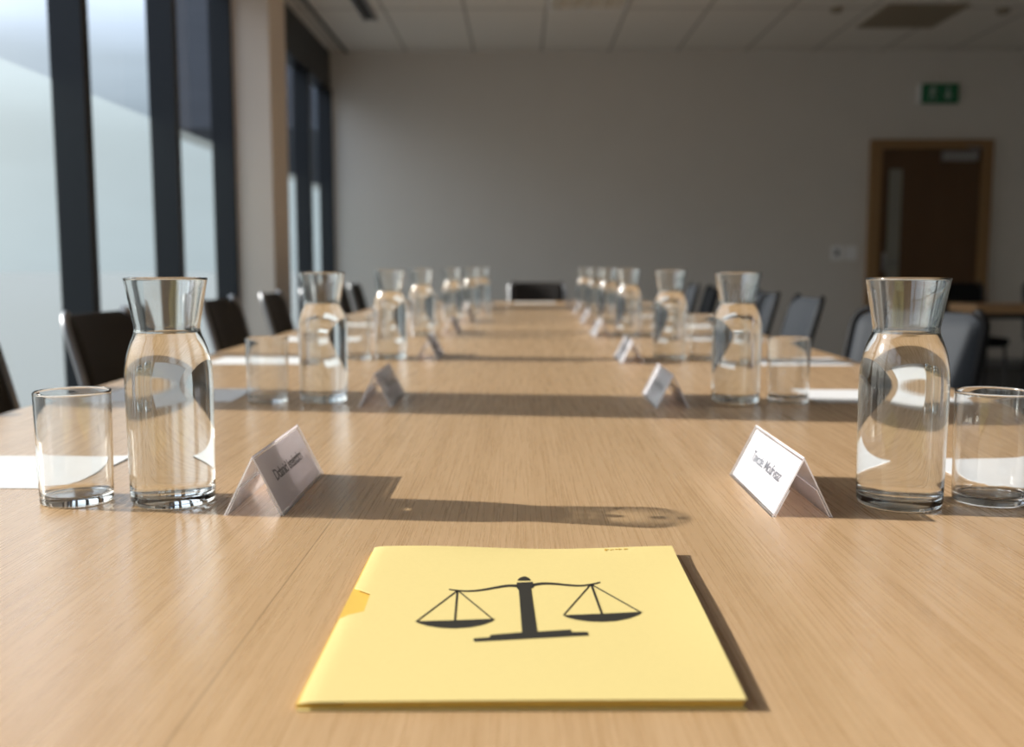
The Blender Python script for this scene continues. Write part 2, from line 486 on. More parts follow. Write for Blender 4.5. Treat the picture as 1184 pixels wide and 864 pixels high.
# running figure
flat(bm, [(px + 0.022 * math.cos(t * PI / 6) * .55 + .012, 0.062 + 0.022 * math.sin(t * PI / 6) * .55) for t in range(12)], y_)
flat(bm, [(px - .015, .045), (px + .018, .045), (px + .012, -.01), (px - .016, -.008)], y_)
flat(bm, [(px - .015, -.008), (px + .0, -.008), (px - .022, -.062), (px - .04, -.06)], y_)
flat(bm, [(px + .0, -.008), (px + .012, -.01), (px + .036, -.035), (px + .03, -.066), (px + .018, -.064), (px + .02, -.038)], y_)
flat(bm, [(px + .016, .045), (px + .02, .032), (px + .045, .012), (px + .05, .022)], y_)
flat(bm, [(px - .014, .045), (px - .014, .03), (px - .042, .006), (px - .046, .018)], y_)
link_mesh('running_figure', bm, M_SIGNWHITE, sg)['label'] = 'white running figure'
bm = bmesh.new()
# arrow
qx = sw * 0.42
flat(bm, [(qx - .012, .06), (qx + .012, .06), (qx + .012, -.01), (qx - .012, -.01)], y_)
flat(bm, [(qx - .042, -.01), (qx + .042, -.01), (qx, -.064)], y_)
link_mesh('arrow', bm, M_SIGNWHITE, sg)['label'] = 'white arrow'

# wall switches left of the door
for i, (x0, x1) in enumerate(((960.5, 974), (977, 990.5))):
    a = on_y(x0, 284, YB); b = on_y(x1, 301, YB)
    sx = (a.x + b.x) / 2
    r = empty('light_switch', (sx, YB, (a.z + b.z) / 2))
    tag(r, ['white wall switch plate with a dark rocker, left one of the pair beside the door', 'plain white wall switch plate, right one of the pair beside the door'][i], 'switch', 'wall switches by the door')
    w2, h2 = (b.x - a.x) / 2, (a.z - b.z) / 2
    box('switch_plate', -w2, w2, -0.012, 0, -h2, h2, M_WHITEPLASTIC, r, 0.003)
    box('rocker', -0.018, 0.018, -0.018, -0.011, -0.03, 0.03, M_BLACKPLASTIC if i == 0 else M_WHITEPLASTIC, r, 0.003)

# ceiling fittings
def on_ceil(px, py): return on_z(px, py, ZC)
# louvred light
lf = empty('ceiling_light', (0.53, 7.75, ZC)); tag(lf, 'recessed ceiling light with pale louvre, switched off', 'ceiling light')
bm = bmesh.new()
for x0, x1, y0, y1 in ((-.31, -.285, -.6, .6), (.285, .31, -.6, .6), (-.285, .285, -.6, -.575), (-.285, .285, .575, .6)):
    add_box(bm, x0, x1, y0, y1, -0.02, 0, 0)
link_mesh('light_frame', bm, M_WHITEPLASTIC, lf)
bm = bmesh.new()
for k in range(5):
    x = -.24 + k * .12
    add_box(bm, x - .012, x + .012, -.575, .575, -0.03, -0.002, 0)
for k in range(9):
    y = -.5 + k * .125
    add_box(bm, -.285, .285, y - .004, y + .004, -0.022, -0.002, 0)
link_mesh('louvre', bm, M_LOUVRE, lf)
# tan return-air grille
cvt = [on_ceil(1012, 18), on_ceil(1062, 40)]
vn = empty('ceiling_vent', (3.26, 8.62, ZC)); tag(vn, 'square tan return air grille in the ceiling, right of the light', 'vent')
bm = bmesh.new()
for x0, x1, y0, y1 in ((-.33, -.3, -.38, .38), (.3, .33, -.38, .38), (-.3, .3, -.38, -.35), (-.3, .3, .35, .38)):
    add_box(bm, x0, x1, y0, y1, -0.015, 0, 0)
link_mesh('grille_frame', bm, M_VENT, vn)
bm = bmesh.new()
for k in range(22):
    y = -.335 + k * .032
    add_box(bm, -.3, .3, y - .011, y + .011, -0.012, -0.003, 0)
link_mesh('grille_slats', bm, M_VENT, vn)
# slot diffuser on the left
sd = empty('ceiling_diffuser', (-1.27, 8.05, ZC)); tag(sd, 'long black linear slot diffuser in the ceiling beside the windows', 'diffuser')
box('diffuser_slot', -.045, .045, -.65, .65, -0.006, 0, M_DARKGAP, sd)
bm = bmesh.new()
for s in (-1, 1):
    add_box(bm, s * .052 - .008, s * .052 + .008, -.66, .66, -0.02, 0, 0)
add_box(bm, -.004, .004, -.65, .65, -0.009, 0, 0)
link_mesh('diffuser_blades', bm, M_METALTRIM, sd)
for i, (px_, py_) in enumerate(((967, 9), (1160, 11))):
    p = on_ceil(px_, py_)
    bm = bmesh.new(); add_lathe(bm, [(0, 0), (.055, 0), (.055, -.018), (.045, -.03), (.02, -.042), (0, -.043)], 24)
    o = link_mesh('smoke_detector', bm, M_VENT, None, True, (p.x, p.y, ZC))
    tag(o, ['round white smoke detector on the ceiling left of the vent', 'round white smoke detector on the ceiling right of the vent'][i], 'smoke detector', 'ceiling detectors')

# ------------------------------------------------------------------ conference table
TY0, TY1, THW = 0.12, 7.62, 0.965
TCY = (TY0 + TY1) / 2
tb = empty('conference_table', (0, TCY, 0))
tag(tb, 'very long pale oak conference table running down the room', 'table')
hl = (TY1 - TY0) / 2
box('tabletop', -THW, THW, -hl, hl, TOP - 0.034, TOP, M_TABLE, tb, 0.002, 2)
bm = bmesh.new()
for x0, x1, y0, y1 in ((-THW + .06, THW - .06, -hl + .05, -hl + .08), (-THW + .06, THW - .06, hl - .08, hl - .05)):
    add_box(bm, x0, x1, y0, y1, TOP - .1, TOP - .034)
for s in (-1, 1):
    add_box(bm, s * .62 - .015, s * .62 + .015, -hl + .08, hl - .08, TOP - .09, TOP - .034)
link_mesh('under_frame', bm, M_DARKMETAL, tb)
for k in range(5):
    y = -hl + 0.5 + k * (2 * hl - 1.0) / 4
    box('support_panel', -.42, .42, y - .03, y + .03, 0.02, TOP - .034, M_EDGE, tb, 0.004)
    box('foot_plate', -.5, .5, y - .09, y + .09, 0.0, 0.02, M_DARKMETAL, tb, 0.004)

# ------------------------------------------------------------------ yellow folder
ZF = TOP + 0.0070
FC = [on_z(433, 633, ZF), on_z(777, 633, ZF), on_z(863.5, 809, ZF), on_z(345, 810, ZF)]   # back-left, back-right, front-right, front-left
fo = empty('document_folder', ((FC[0].x + FC[1].x) / 2, (FC[0].y + FC[3].y) / 2, TOP))
tag(fo, 'yellow card folder printed with black balance scales, lying on the near table end', 'folder')
FO = Vector(fo.location)
def bil(u, v):
    a = FC[0].lerp(FC[1], u); b = FC[3].lerp(FC[2], u)
    return a.lerp(b, v)
def inv_bil(p):
    u, v = 0.5, 0.5
    for _ in range(30):
        q = bil(u, v); e = 1e-4
        du = (bil(u + e, v) - q) / e; dv = (bil(u, v + e) - q) / e
        d = p - q
        det = du.x * dv.y - du.y * dv.x
        u += (d.x * dv.y - d.y * dv.x) / det
        v += (du.x * d.y - du.y * d.x) / det
    return u, v
notch = [inv_bil(on_z(*q, ZF)) for q in ((408.6, 679), (428.3, 686.5), (420.8, 707), (389, 714.5))]
def cover_z(u, v):
    z = 0.0070
    # slack along the back edge, rising a touch, and a lifted right-hand edge
    z += 0.0016 * math.exp(-v / 0.07) * math.sin(u * 2 * PI * 1.1 + 0.6)
    z += 0.0012 * max(0, (u - .8) / .2) ** 2 * math.sin(PI * min(1, max(0, v)))
    # left edge folds down to the spine; front corner pinched
    z -= 0.0010 * max(0, 1 - u / 0.035) ** 2
    z -= 0.0012 * max(0, (v - .96) / .04) * (1 - u) ** 3
    return z
def notch_u(v):
    ns = notch
    if v <= ns[0][1] or v >= ns[3][1]: return 0.0
    for (u0, v0), (u1, v1) in zip(ns, ns[1:]):
        if v0 <= v <= v1: return max(0.0, u0 + (u1 - u0) * (v - v0) / (v1 - v0))
    return 0.0
vs_ = sorted(set([i / 60 for i in range(61)] + [n[1] for n in notch] + [notch[0][1] + .0005, notch[3][1] - .0005]))
bm = bmesh.new()
NU = 48
rows_t, rows_b = [], []
for v in vs_:
    uL = notch_u(v)
    rt, rb = [], []
    for k in range(NU + 1):
        u = uL + (1 - uL) * k / NU
        p = bil(u, v) - FO
        z = cover_z(u if uL == 0 else max(u, 0.035), v)
        rt.append(bm.verts.new((p.x, p.y, z))); rb.append(bm.verts.new((p.x, p.y, z - 0.0006)))
    rows_t.append(rt); rows_b.append(rb)
for j in range(len(vs_) - 1):
    for k in range(NU):
        bm.faces.new((rows_t[j][k], rows_t[j][k + 1], rows_t[j + 1][k + 1], rows_t[j + 1][k]))
        bm.faces.new((rows_b[j][k + 1], rows_b[j][k], rows_b[j + 1][k], rows_b[j + 1][k + 1]))
    for a, b in ((0, None), (NU, None)):
        bm.faces.new((rows_t[j][a], rows_t[j + 1][a], rows_b[j + 1][a], rows_b[j][a]))
for k in range(NU):
    bm.faces.new((rows_t[0][k], rows_t[0][k + 1], rows_b[0][k + 1], rows_b[0][k]))
    bm.faces.new((rows_t[-1][k], rows_t[-1][k + 1], rows_b[-1][k + 1], rows_b[-1][k]))
front_cover = link_mesh('front_cover', bm, M_FOLDER, fo, True)
def slab(name, u0, u1, v0, v1, z0, z1, mat, parent, n=12):
    bm = bmesh.new()
    ring = [(u0 + (u1 - u0) * i / n, v0) for i in range(n)] + [(u1, v0 + (v1 - v0) * i / n) for i in range(n)] + \
           [(u1 - (u1 - u0) * i / n, v1) for i in range(n)] + [(u0, v1 - (v1 - v0) * i / n) for i in range(n)]
    bt = [bm.verts.new((*(bil(u, v) - FO).xy, z1)) for u, v in ring]
    bb = [bm.verts.new((*(bil(u, v) - FO).xy, z0)) for u, v in ring]
    bm.faces.new(bt); bm.faces.new(bb[::-1])
    for i in range(len(ring)):
        j = (i + 1) % len(ring)
        bm.faces.new((bb[i], bb[j], bt[j], bt[i]))
    return link_mesh(name, bm, mat, parent)
slab('back_cover', -0.004, 1.0, 0.0, 1.003, 0.0002, 0.0010, M_FOLDER, fo)
slab('inner_pages', -0.008, 0.992, 0.006, 0.994, 0.0010, 0.0034, M_FOLDER2, fo)['label'] = 'deeper yellow inner sheets seen in the thumb notch'
slab('inner_flap', 0.10, 0.994, 0.004, 0.997, 0.0035, 0.0054, M_FOLDER2, fo)

def em(cx_, cy_): # emblem-crop coordinates -> folder surface
    p = on_z(470 + cx_ / 4.083, 650 + cy_ / 4.083, ZF)
    return (p.x - FO.x, p.y - FO.y)
bm = bmesh.new()
ZE = 0.0070 + 0.00025
def ngon(pts):
    vv = [bm.verts.new((*em(*p), ZE)) for p in pts]
    f = bm.faces.new(vv)
    bmesh.ops.triangulate(bm, faces=[f])
def stroke(pts, w0, w1=None):
    w1 = w1 or w0
    P = catmull(pts, 6) if len(pts) > 2 else [Vector((*q, 0)) for q in pts]
    n = len(P)
    lft, rgt = [], []
    for i, p in enumerate(P):
        t = (P[min(i + 1, n - 1)] - P[max(0, i - 1)]).normalized()
        nn = Vector((-t.y, t.x, 0)); w = (w0 + (w1 - w0) * i / (n - 1)) / 2
        lft.append(p + nn * w); rgt.append(p - nn * w)
    for i in range(n - 1):
        vv = [bm.verts.new((*em(q.x, q.y), ZE)) for q in (lft[i], lft[i + 1], rgt[i + 1], rgt[i])]
        bm.faces.new(vv)
ngon([(524, 89), (527, 82), (536, 75), (546, 71), (556, 69), (567, 71), (577, 76), (583, 82), (585, 89)])
ngon([(520, 98), (596, 95), (598, 110), (603, 117), (588, 128), (617, 330), (775, 320), (779, 332), (854, 331), (861, 348), (322, 378), (316, 372), (317, 362), (390, 357), (398, 345), (545, 333), (530, 135), (519, 122)])
stroke([(524, 114), (480, 113), (430, 120), (370, 131), (320, 137), (270, 138), (200, 131)], 12, 6)
stroke([(596, 110), (640, 103), (700, 104), (760, 110), (820, 113), (870, 107), (914, 97)], 12, 6)
stroke([(240, 136), (46, 282)], 6); stroke([(240, 136), (228, 278)], 9); stroke([(243, 136), (410, 274)], 6)
ngon([(38, 281), (226, 276), (417, 269), (404, 282), (360, 298), (300, 310), (230, 315), (160, 312), (100, 303), (60, 292)])
stroke([(868, 108), (742, 251), ], 6); stroke([(872, 108), (922, 246)], 10); stroke([(874, 108), (1106, 239)], 6)
ngon([(735, 252), (925, 245), (1114, 236), (1098, 250), (1050, 268), (990, 280), (925, 284), (860, 282), (800, 274), (760, 264)])
for s in (1, -1):
    pass
link_mesh('scales_emblem', bm, M_EMBLEM, fo)['label'] = 'black printed balance scales emblem'
bm = bmesh.new()
def fz(px, py):
    p = on_z(px, py, ZF); u, v = inv_bil(p)
    return (p.x - FO.x, p.y - FO.y, cover_z(u, v) + 0.0003)
for x0, x1, y0, y1 in ((699, 701.5, 634.8, 637), (701.8, 703.6, 635.2, 635.9), (705.5, 706.6, 635.4, 636.8), (707.4, 709, 635.2, 636.2), (711, 714, 635, 635.9), (715.4, 716.4, 634.7, 636.4), (716.8, 718.4, 635, 635.8), (721.4, 722.4, 634.8, 636.2), (723, 725.5, 634.9, 635.9)):
    bm.faces.new([bm.verts.new(fz(*q)) for q in ((x0, y0), (x1, y0), (x1, y1), (x0, y1))])
link_mesh('faint_stamp', bm, M_BROWNINK, fo)['label'] = 'tiny faded brown stamped characters'

# ------------------------------------------------------------------ carafes
def carafe_meshes():
    outer = [(0.0, 0.0012), (0.030, 0.0008), (0.0405, 0.0), (0.0445, 0.0012), (0.0468, 0.0055), (0.0473, 0.012), (0.0478, 0.05), (0.0484, 0.09), (0.0487, 0.125), (0.0486, 0.145), (0.0475, 0.160), (0.0452, 0.1735), (0.0415, 0.1855), (0.0378, 0.1945), (0.0364, 0.2000), (0.0362, 0.2035), (0.0366, 0.207), (0.0378, 0.214), (0.0404, 0.229), (0.0436, 0.247), (0.0456, 0.2575)]
    rim = [(0.0459, 0.2592), (0.0455, 0.2601), (0.0446, 0.2602), (0.0438, 0.2594)]
    inner = [(0.0434, 0.2575), (0.0413, 0.246), (0.0382, 0.229), (0.0356, 0.214), (0.0344, 0.207), (0.0340, 0.2035), (0.0342, 0.200), (0.0356, 0.1945), (0.0392, 0.1855), (0.0429, 0.1735), (0.0452, 0.160), (0.0463, 0.145), (0.0464, 0.125), (0.0461, 0.09), (0.0455, 0.05), (0.0449, 0.02), (0.0435, 0.0155), (0.040, 0.0130), (0.028, 0.0125), (0.0, 0.0128)]
    sm = lambda pr: [(v.x, v.y) for v in catmull(pr, 3)]
    o1 = sm(outer); i1 = sm(inner)
    lvl = 0.1985
    wet = [(r, z) for r, z in i1 if z < lvl]
    dry = [(r, z) for r, z in i1 if z >= lvl]
    bm = bmesh.new(); add_lathe(bm, o1 + rim + dry + [wet[0]], 72)
    # the water fills the open inside exactly; its side is the glass-to-water surface, its top is free
    rt, zt = wet[0]
    bm2 = bmesh.new()
    add_lathe(bm2, wet[::-1], 72)
    n_side = len(bm2.faces)
    add_lathe(bm2, [(rt, zt), (rt - 0.0012, zt - 0.0007), (rt - 0.003, zt - 0.0012), (rt - 0.008, zt - 0.0014), (0.0, zt - 0.0014)], 72)
    bm2.faces.ensure_lookup_table()
    for f in bm2.faces:
        f.material_index = 0 if f.index >= n_side or f.index < 0 else 1
    for k, f in enumerate(bm2.faces):
        f.material_index = 1 if k < n_side else 0
    bmesh.ops.remove_doubles(bm2, verts=bm2.verts[:], dist=1e-6)
    return bm, bm2
ca = empty('water_carafe')
bg, bw = carafe_meshes()
link_mesh('glass_body', bg, M_GLASS, ca, True)
link_mesh('water', bw, [M_WATER, M_WATERSIDE], ca, True)['label'] = 'clear water filled to the neck'
tu = empty('drinking_glass')
tb_out = [(0.0, 0.0006), (0.030, 0.0004), (0.0375, 0.0), (0.0395, 0.0015), (0.0402, 0.005), (0.0408, 0.03), (0.0415, 0.07), (0.0421, 0.11), (0.0424, 0.1275)]
tb_rim = [(0.0424, 0.1292), (0.0419, 0.1300), (0.0411, 0.1299), (0.0406, 0.129)]
tb_in = [(0.0405, 0.1275), (0.0402, 0.11), (0.0396, 0.07), (0.0389, 0.03), (0.0384, 0.015), (0.0372, 0.0115), (0.034, 0.0098), (0.02, 0.0092), (0.0, 0.0092)]
bm = bmesh.new()
add_lathe(bm, [(v.x, v.y) for v in catmull(tb_out, 3)] + tb_rim + [(v.x, v.y) for v in catmull(tb_in, 3)], 72)
link_mesh('tumbler', bm, M_TGLASS, tu, True)

CAR_L = [(201, 580), (375, 464), (451.5, 414.5), (488, 388.5), (523, 372), (545, 364), (558, 358.5)]
CAR_R = [(1039, 583), (850, 465), (774, 415), (726, 389.5), (703, 373), (688, 364.5), (675.5, 358.5)]
def place_row(proto, pts, lab, cat, grp, first, zoff=0.0):
    for i, (x, y) in enumerate(pts):
        p = on_z(x, y)
        loc = (p.x, p.y, TOP + zoff)
        if first[0]:
            o = proto; o.location = loc; first[0] = False
        else:
            o = dup(proto, loc)
        o.rotation_euler = (0, 0, random.uniform(0, 6))
        tag(o, lab(i), cat, grp)
fl = [True]
place_row(ca, CAR_L, lambda i: 'clear glass water carafe, %s from the camera in the window-side row' % ORD[i], 'carafe', 'water carafes along the table', fl)
place_row(ca, CAR_R, lambda i: 'clear glass water carafe, %s from the camera in the door-side row' % ORD[i], 'carafe', 'water carafes along the table', fl)
GL_L = [(89.5, 579), (310.5, 464.5), (413, 415), (449, 388), (497, 374)]
GL_R = [(1143, 579), (910.5, 465), (812, 415), (748, 388), (721, 374)]
fl = [True]
place_row(tu, GL_L, lambda i: 'empty clear drinking glass beside the %s carafe of the window-side row' % ORD[i], 'glass', 'drinking glasses along the table', fl)
place_row(tu, GL_R, lambda i: 'empty clear drinking glass beside the %s carafe of the door-side row' % ORD[i], 'glass', 'drinking glasses along the table', fl)

# ------------------------------------------------------------------ name cards
CW, CH, CL = 0.067, 0.067, 0.222      # base width, ridge height, length
def make_card(text):
    """tent card, ridge along +Y, paper panel facing +X; origin at the base centre"""
    root = empty('name_card')
    hw2, t = CW / 2, 0.0016
    nrm = Vector((CH, 0, hw2)).normalized()       # outward normal of the +X panel
    def profile(bm, pts, y0, y1, edge_faces=True):
        a = [bm.verts.new((p[0], y0, p[1])) for p in pts]
        b = [bm.verts.new((p[0], y1, p[1])) for p in pts]
        f = bm.faces.new(a); f.material_index = 1
        f = bm.faces.new(b[::-1]); f.material_index = 1
        n = len(pts)
        for i in range(n):
            j = (i + 1) % n
            f = bm.faces.new((a[i], b[i], b[j], a[j]))
            ln = (Vector(pts[i]) - Vector(pts[j])).length
            f.material_index = 1 if ln < 0.004 else 0
    dx = t / nrm.x
    dzr = t / nrm.z
    bm = bmesh.new()
    outer = [(hw2, 0), (0.0006, CH - .001), (-0.0006, CH - .001), (-hw2, 0)]
    innr = [(-hw2 + dx, 0), (-0.0003, CH - dzr), (0.0003, CH - dzr), (hw2 - dx, 0)]
    # two limbs of the bent sheet
    profile(bm, [outer[0], outer[1], (0, CH - .0005), (0, CH - dzr), innr[3]], -CL / 2, CL / 2)
    hold = link_mesh('clear_panel', bm, [M_ACRYLIC, M_ACRYLICEDGE], root)
    bm = bmesh.new()
    profile(bm, [outer[3], outer[2], (0, CH - .0005), (0, CH - dzr), innr[0]], -CL / 2, CL / 2)
    link_mesh('rear_panel', bm, [M_ACRYLIC2, M_ACRYLICEDGE], root)['label'] = 'clear panel without a card, pinkish table reflection painted in'
    # pocket panels inside, reaching two fifths of the way up, with a turned foot
    for s in (1, -1):
        bm = bmesh.new()
        e = Vector((-s * CH * 0 - s * hw2, CH)).normalized()
        n2 = Vector((-s * nrm.x, -nrm.z))
        p0 = Vector((s * hw2, 0.0)) + Vector((-s * (dx + .0012), 0))
        p1 = p0 + e * 0.034
        pts = [tuple(p0), tuple(p1), tuple(p1 + n2 * 0.0012), (p0.x - s * 0.0014, 0.0)]
        profile(bm, pts, -CL / 2, CL / 2)
        link_mesh('pocket_panel', bm, [M_ACRYLIC if s == 1 else M_ACRYLIC2, M_ACRYLICEDGE], root)
    # paper insert, right behind the +X sheet
    bm = bmesh.new()
    e = Vector((-hw2, 0, CH)).normalized()
    base = Vector((hw2, 0, 0)) - nrm * (t + 0.0009)
    l0, l1 = 0.0035, 0.0695
    q = [(l0, -CL / 2 + .003), (l0, CL / 2 - .003), (l1, CL / 2 - .003), (l1, -CL / 2 + .003)]
    f0 = [bm.verts.new(base + e * l + Vector((0, y, 0))) for l, y in q]
    f1 = [bm.verts.new(base + e * l + Vector((0, y, 0)) - nrm * 0.0003) for l, y in q]
    bm.faces.new(f0); bm.faces.new(f1[::-1])
    for i in range(4):
        bm.faces.new((f0[i], f0[(i + 1) % 4], f1[(i + 1) % 4], f1[i]))
    ins = link_mesh('paper_insert', bm, M_CARD, root)
    # lettering, lying on the insert
    cu = bpy.data.curves.new('t', 'FONT')
    cu.body = text; cu.size = 0.0185; cu.align_x = 'CENTER'; cu.align_y = 'CENTER'; cu.space_character = 0.86; cu.offset = 0.0003
    tmp = bpy.data.objects.new('t', cu); COL.objects.link(tmp)
    bpy.context.view_layer.update()
    me = bpy.data.meshes.new_from_object(tmp.evaluated_get(bpy.context.evaluated_depsgraph_get()))
    bpy.data.objects.remove(tmp)
    me.name = 'printed_name'
    ctr = base + e * 0.040 + nrm * 0.0004
    for v in me.vertices:
        x, y = v.co.x * 1.22, v.co.y
        v.co = ctr + Vector((0, x, 0)) + e * y
    me.materials.clear(); me.materials.append(M_INK)
    to = bpy.data.objects.new('printed_name', me); COL.objects.link(to); to.parent = ins
    to['label'] = 'line of small grey print'
    return root

def card_center(xn, yn):
    """from the pixel of the paper panel's near bottom corner: returns that point on the table"""
    return on_z(xn, yn)
LC = [(328.6, 596.5), (453.4, 471.3), (507.4, 416.8), (530, 386.5), (547, 373), (563, 362), (571, 356)]
RC = [(892.2, 598.3), (757.6, 472.6), (717.7, 421), (686, 390.5), (673, 375), (664, 363), (656, 356.5)]
cardA = make_card('Dclanicl Istelstdcn')
cardB = make_card('Tavcde. Mo.frvsaz')
for i, (x, y) in enumerate(LC):
    p = card_center(x, y)
    loc = (p.x - CW / 2, p.y + CL / 2, TOP)
    o = cardA if i == 0 else dup(cardA, loc, 0)
    o.location = loc
    tag(o, 'acrylic tent name card with shaded print, %s from the camera in window-side row' % ORD[i], 'name card', 'tent name cards along the table')
for i, (x, y) in enumerate(RC):
    p = card_center(x, y)
    loc = (p.x + CW / 2, p.y + CL / 2, TOP)
    o = cardB if i == 0 else dup(cardB, loc, PI)
    o.location = loc; o.rotation_euler = (0, 0, PI)
    tag(o, 'acrylic tent name card with sunlit print, %s from the camera in door-side row' % ORD[i], 'name card', 'tent name cards along the table')

# ------------------------------------------------------------------ sheets of paper
def make_sheet():
    bm = bmesh.new()
    nx, ny = 14, 8
    a, b = [], []
    for j in range(ny + 1):
        for i in range(nx + 1):
            u, v = i / nx, j / ny
            x, y = (u - .5) * .297, (v - .5) * .21
            z = 0.0007 + 0.0011 * (abs(u - .5) * 2) ** 6 * v
            a.append(bm.verts.new((x, y, z))); b.append(bm.verts.new((x, y, z - 0.0005)))
    W1 = nx + 1
    for j in range(ny):
        for i in range(nx):
            k = j * W1 + i
            bm.faces.new((a[k], a[k + 1], a[k + W1 + 1], a[k + W1]))
            bm.faces.new((b[k + 1], b[k], b[k + W1], b[k + W1 + 1]))
    rim = [i for i in range(nx + 1)] + [j * W1 + nx for j in range(1, ny + 1)] + [ny * W1 + i for i in range(nx - 1, -1, -1)] + [j * W1 for j in range(ny - 1, 0, -1)]
    for p, q in zip(rim, rim[1:] + rim[:1]):
        bm.faces.new((a[p], b[p], b[q], a[q]))
    return link_mesh('paper_sheet', bm, M_PAPER, None, True)
sh0 = make_sheet()
sheets = []
SL = [(-0.707, 1.305, 0.0), (-0.735, 2.09, 0.02), (-0.735, 2.86, 0.0), (-0.74, 3.7, 0.0), (-0.74, 4.6, 0), (-0.74, 5.5, 0), (-0.74, 6.4, 0)]
SR = [(0.715, 1.30, 0.03), (0.745, 2.085, -0.03), (0.77, 2.84, 0.0), (0.75, 3.75, 0.02), (0.75, 4.5, 0), (0.75, 5.4, 0), (0.75, 6.3, 0)]
k = 0
for side, rows in (('window', SL), ('door', SR)):
    for i, (x, y, r) in enumerate(rows):
        o = sh0 if k == 0 else sh0.copy()
        if k: COL.objects.link(o)
        k += 1
        o.location = (x, y, TOP); o.rotation_euler = (0, 0, r)
        tag(o, 'blank white sheet of paper, %s from the camera along the %s-side table edge' % (ORD[i], side), 'paper', 'paper sheets along the table')
o = sh0.copy(); COL.objects.link(o); o.location = (0.1, 7.35, TOP); o.rotation_euler = (0, 0, 0)
tag(o, 'white sheet of paper at the far table end before the end chair', 'paper', 'paper sheets along the table')

# ------------------------------------------------------------------ chairs
def make_chair(name, fabric, frame, recline=0.10):
    """faces +Y, origin on the floor below the seat; backrest near y=-0.24"""
    root = empty(name)
    bw2 = 0.225
    z0, z1 = 0.47, 0.88
    yb0 = -0.20
    def back_y(z, x):
        t = (z - z0) / (z1 - z0)
        return yb0 - recline * t ** 1.2 - 0.028 * (1 - (x / bw2) ** 2) 
    # backrest pad: rounded panel
    bm = bmesh.new()
    nx, nz = 18, 16
    F_, B_ = [], []
    for j in range(nz + 1):
        for i in range(nx + 1):
            sx = i / nx * 2 - 1; sz = j / nz
            z = z0 + 0.03 + (z1 - z0 - 0.034) * sz
            # rounded top corners
            wv = bw2 - 0.012
            if sz > 0.86:
                tt = (sz - 0.86) / 0.14
                wv -= 0.05 * (1 - math.sqrt(max(0, 1 - tt * tt)))
            x = sx * wv
            edge = min(1 - abs(sx), sz, 1 - sz)
            th = 0.017 * min(1, (max(edge, 0) / 0.10)) ** 0.5 + 0.003
            y = back_y(z, x)
            F_.append(bm.verts.new((x, y + th, z))); B_.append(bm.verts.new((x, y - th * 0.8, z)))
    W1 = nx + 1
    for j in range(nz):
        for i in range(nx):
            k = j * W1 + i
            bm.faces.new((F_[k], F_[k + 1], F_[k + W1 + 1], F_[k + W1]))
            bm.faces.new((B_[k + 1], B_[k], B_[k + W1], B_[k + W1 + 1]))
    rim = [i for i in range(nx + 1)] + [j * W1 + nx for j in range(1, nz + 1)] + [nz * W1 + i for i in range(nx - 1, -1, -1)] + [j * W1 for j in range(nz - 1, 0, -1)]
    for p, q in zip(rim, rim[1:] + rim[:1]):
        bm.faces.new((F_[p], B_[p], B_[q], F_[q]))
    link_mesh('backrest', bm, fabric, root, True)
    # seat pad
    bm = bmesh.new()
    add_box(bm, -0.225, 0.225, -0.19, 0.24, 0.415, 0.47, 0.022, 4)
    for v in bm.verts:
        if v.co.z > 0.45: v.co.z -= 0.012 * max(0, 1 - (v.co.x / .2) ** 2) * (1 if v.co.y < .15 else .3)
    link_mesh('seat', bm, fabric, root, True)
    # back frame: two side tubes wrapping the pad's top corners
    for s in (-1, 1):
        bm = bmesh.new()
        pts = [(s * bw2, yb0 + 0.05, 0.405), (s * bw2, yb0 + 0.01, 0.44)]
        for k in range(9):
            z = z0 + (z1 - 0.05 - z0) * k / 8
            pts.append((s * bw2, back_y(z, bw2), z))
        for k in range(1, 6):
            a = k / 5 * PI / 2
            x = bw2 - 0.045 * (1 - math.cos(a)); z = z1 - 0.05 + 0.05 * math.sin(a)
            pts.append((s * x, back_y(z, x), z))
        add_tube(bm, pts, 0.0115, 10)
        link_mesh('back_frame', bm, frame, root, True)
    # legs, each its own tube, and rails
    for sx in (-1, 1):
        for sy, y0, y1 in ((1, 0.19, 0.235), (-1, -0.16, -0.235)):
            bm = bmesh.new()
            add_tube(bm, [(sx * 0.205, y0, 0.412), (sx * 0.212, (y0 + y1) / 2, 0.2), (sx * 0.222, y1, 0.004)], [0.0125, 0.0115, 0.0105], 10)
            add_tube(bm, [(sx * 0.222, y1, 0.0), (sx * 0.222, y1, 0.016)], 0.014, 10)
            link_mesh('leg', bm, frame, root, True)
    bm = bmesh.new()
    for sx in (-1, 1):
        add_tube(bm, [(sx * 0.205, -0.16, 0.405), (sx * 0.205, 0.19, 0.405)], 0.0115, 10)
    for y in (-0.14, 0.17):
        add_tube(bm, [(-0.205, y, 0.405), (0.205, y, 0.405)], 0.0105, 10)
    link_mesh('seat_rail', bm, frame, root, True)
    return root

ch = make_chair('meeting_chair', M_FABRIC, M_CHROME)
first = True
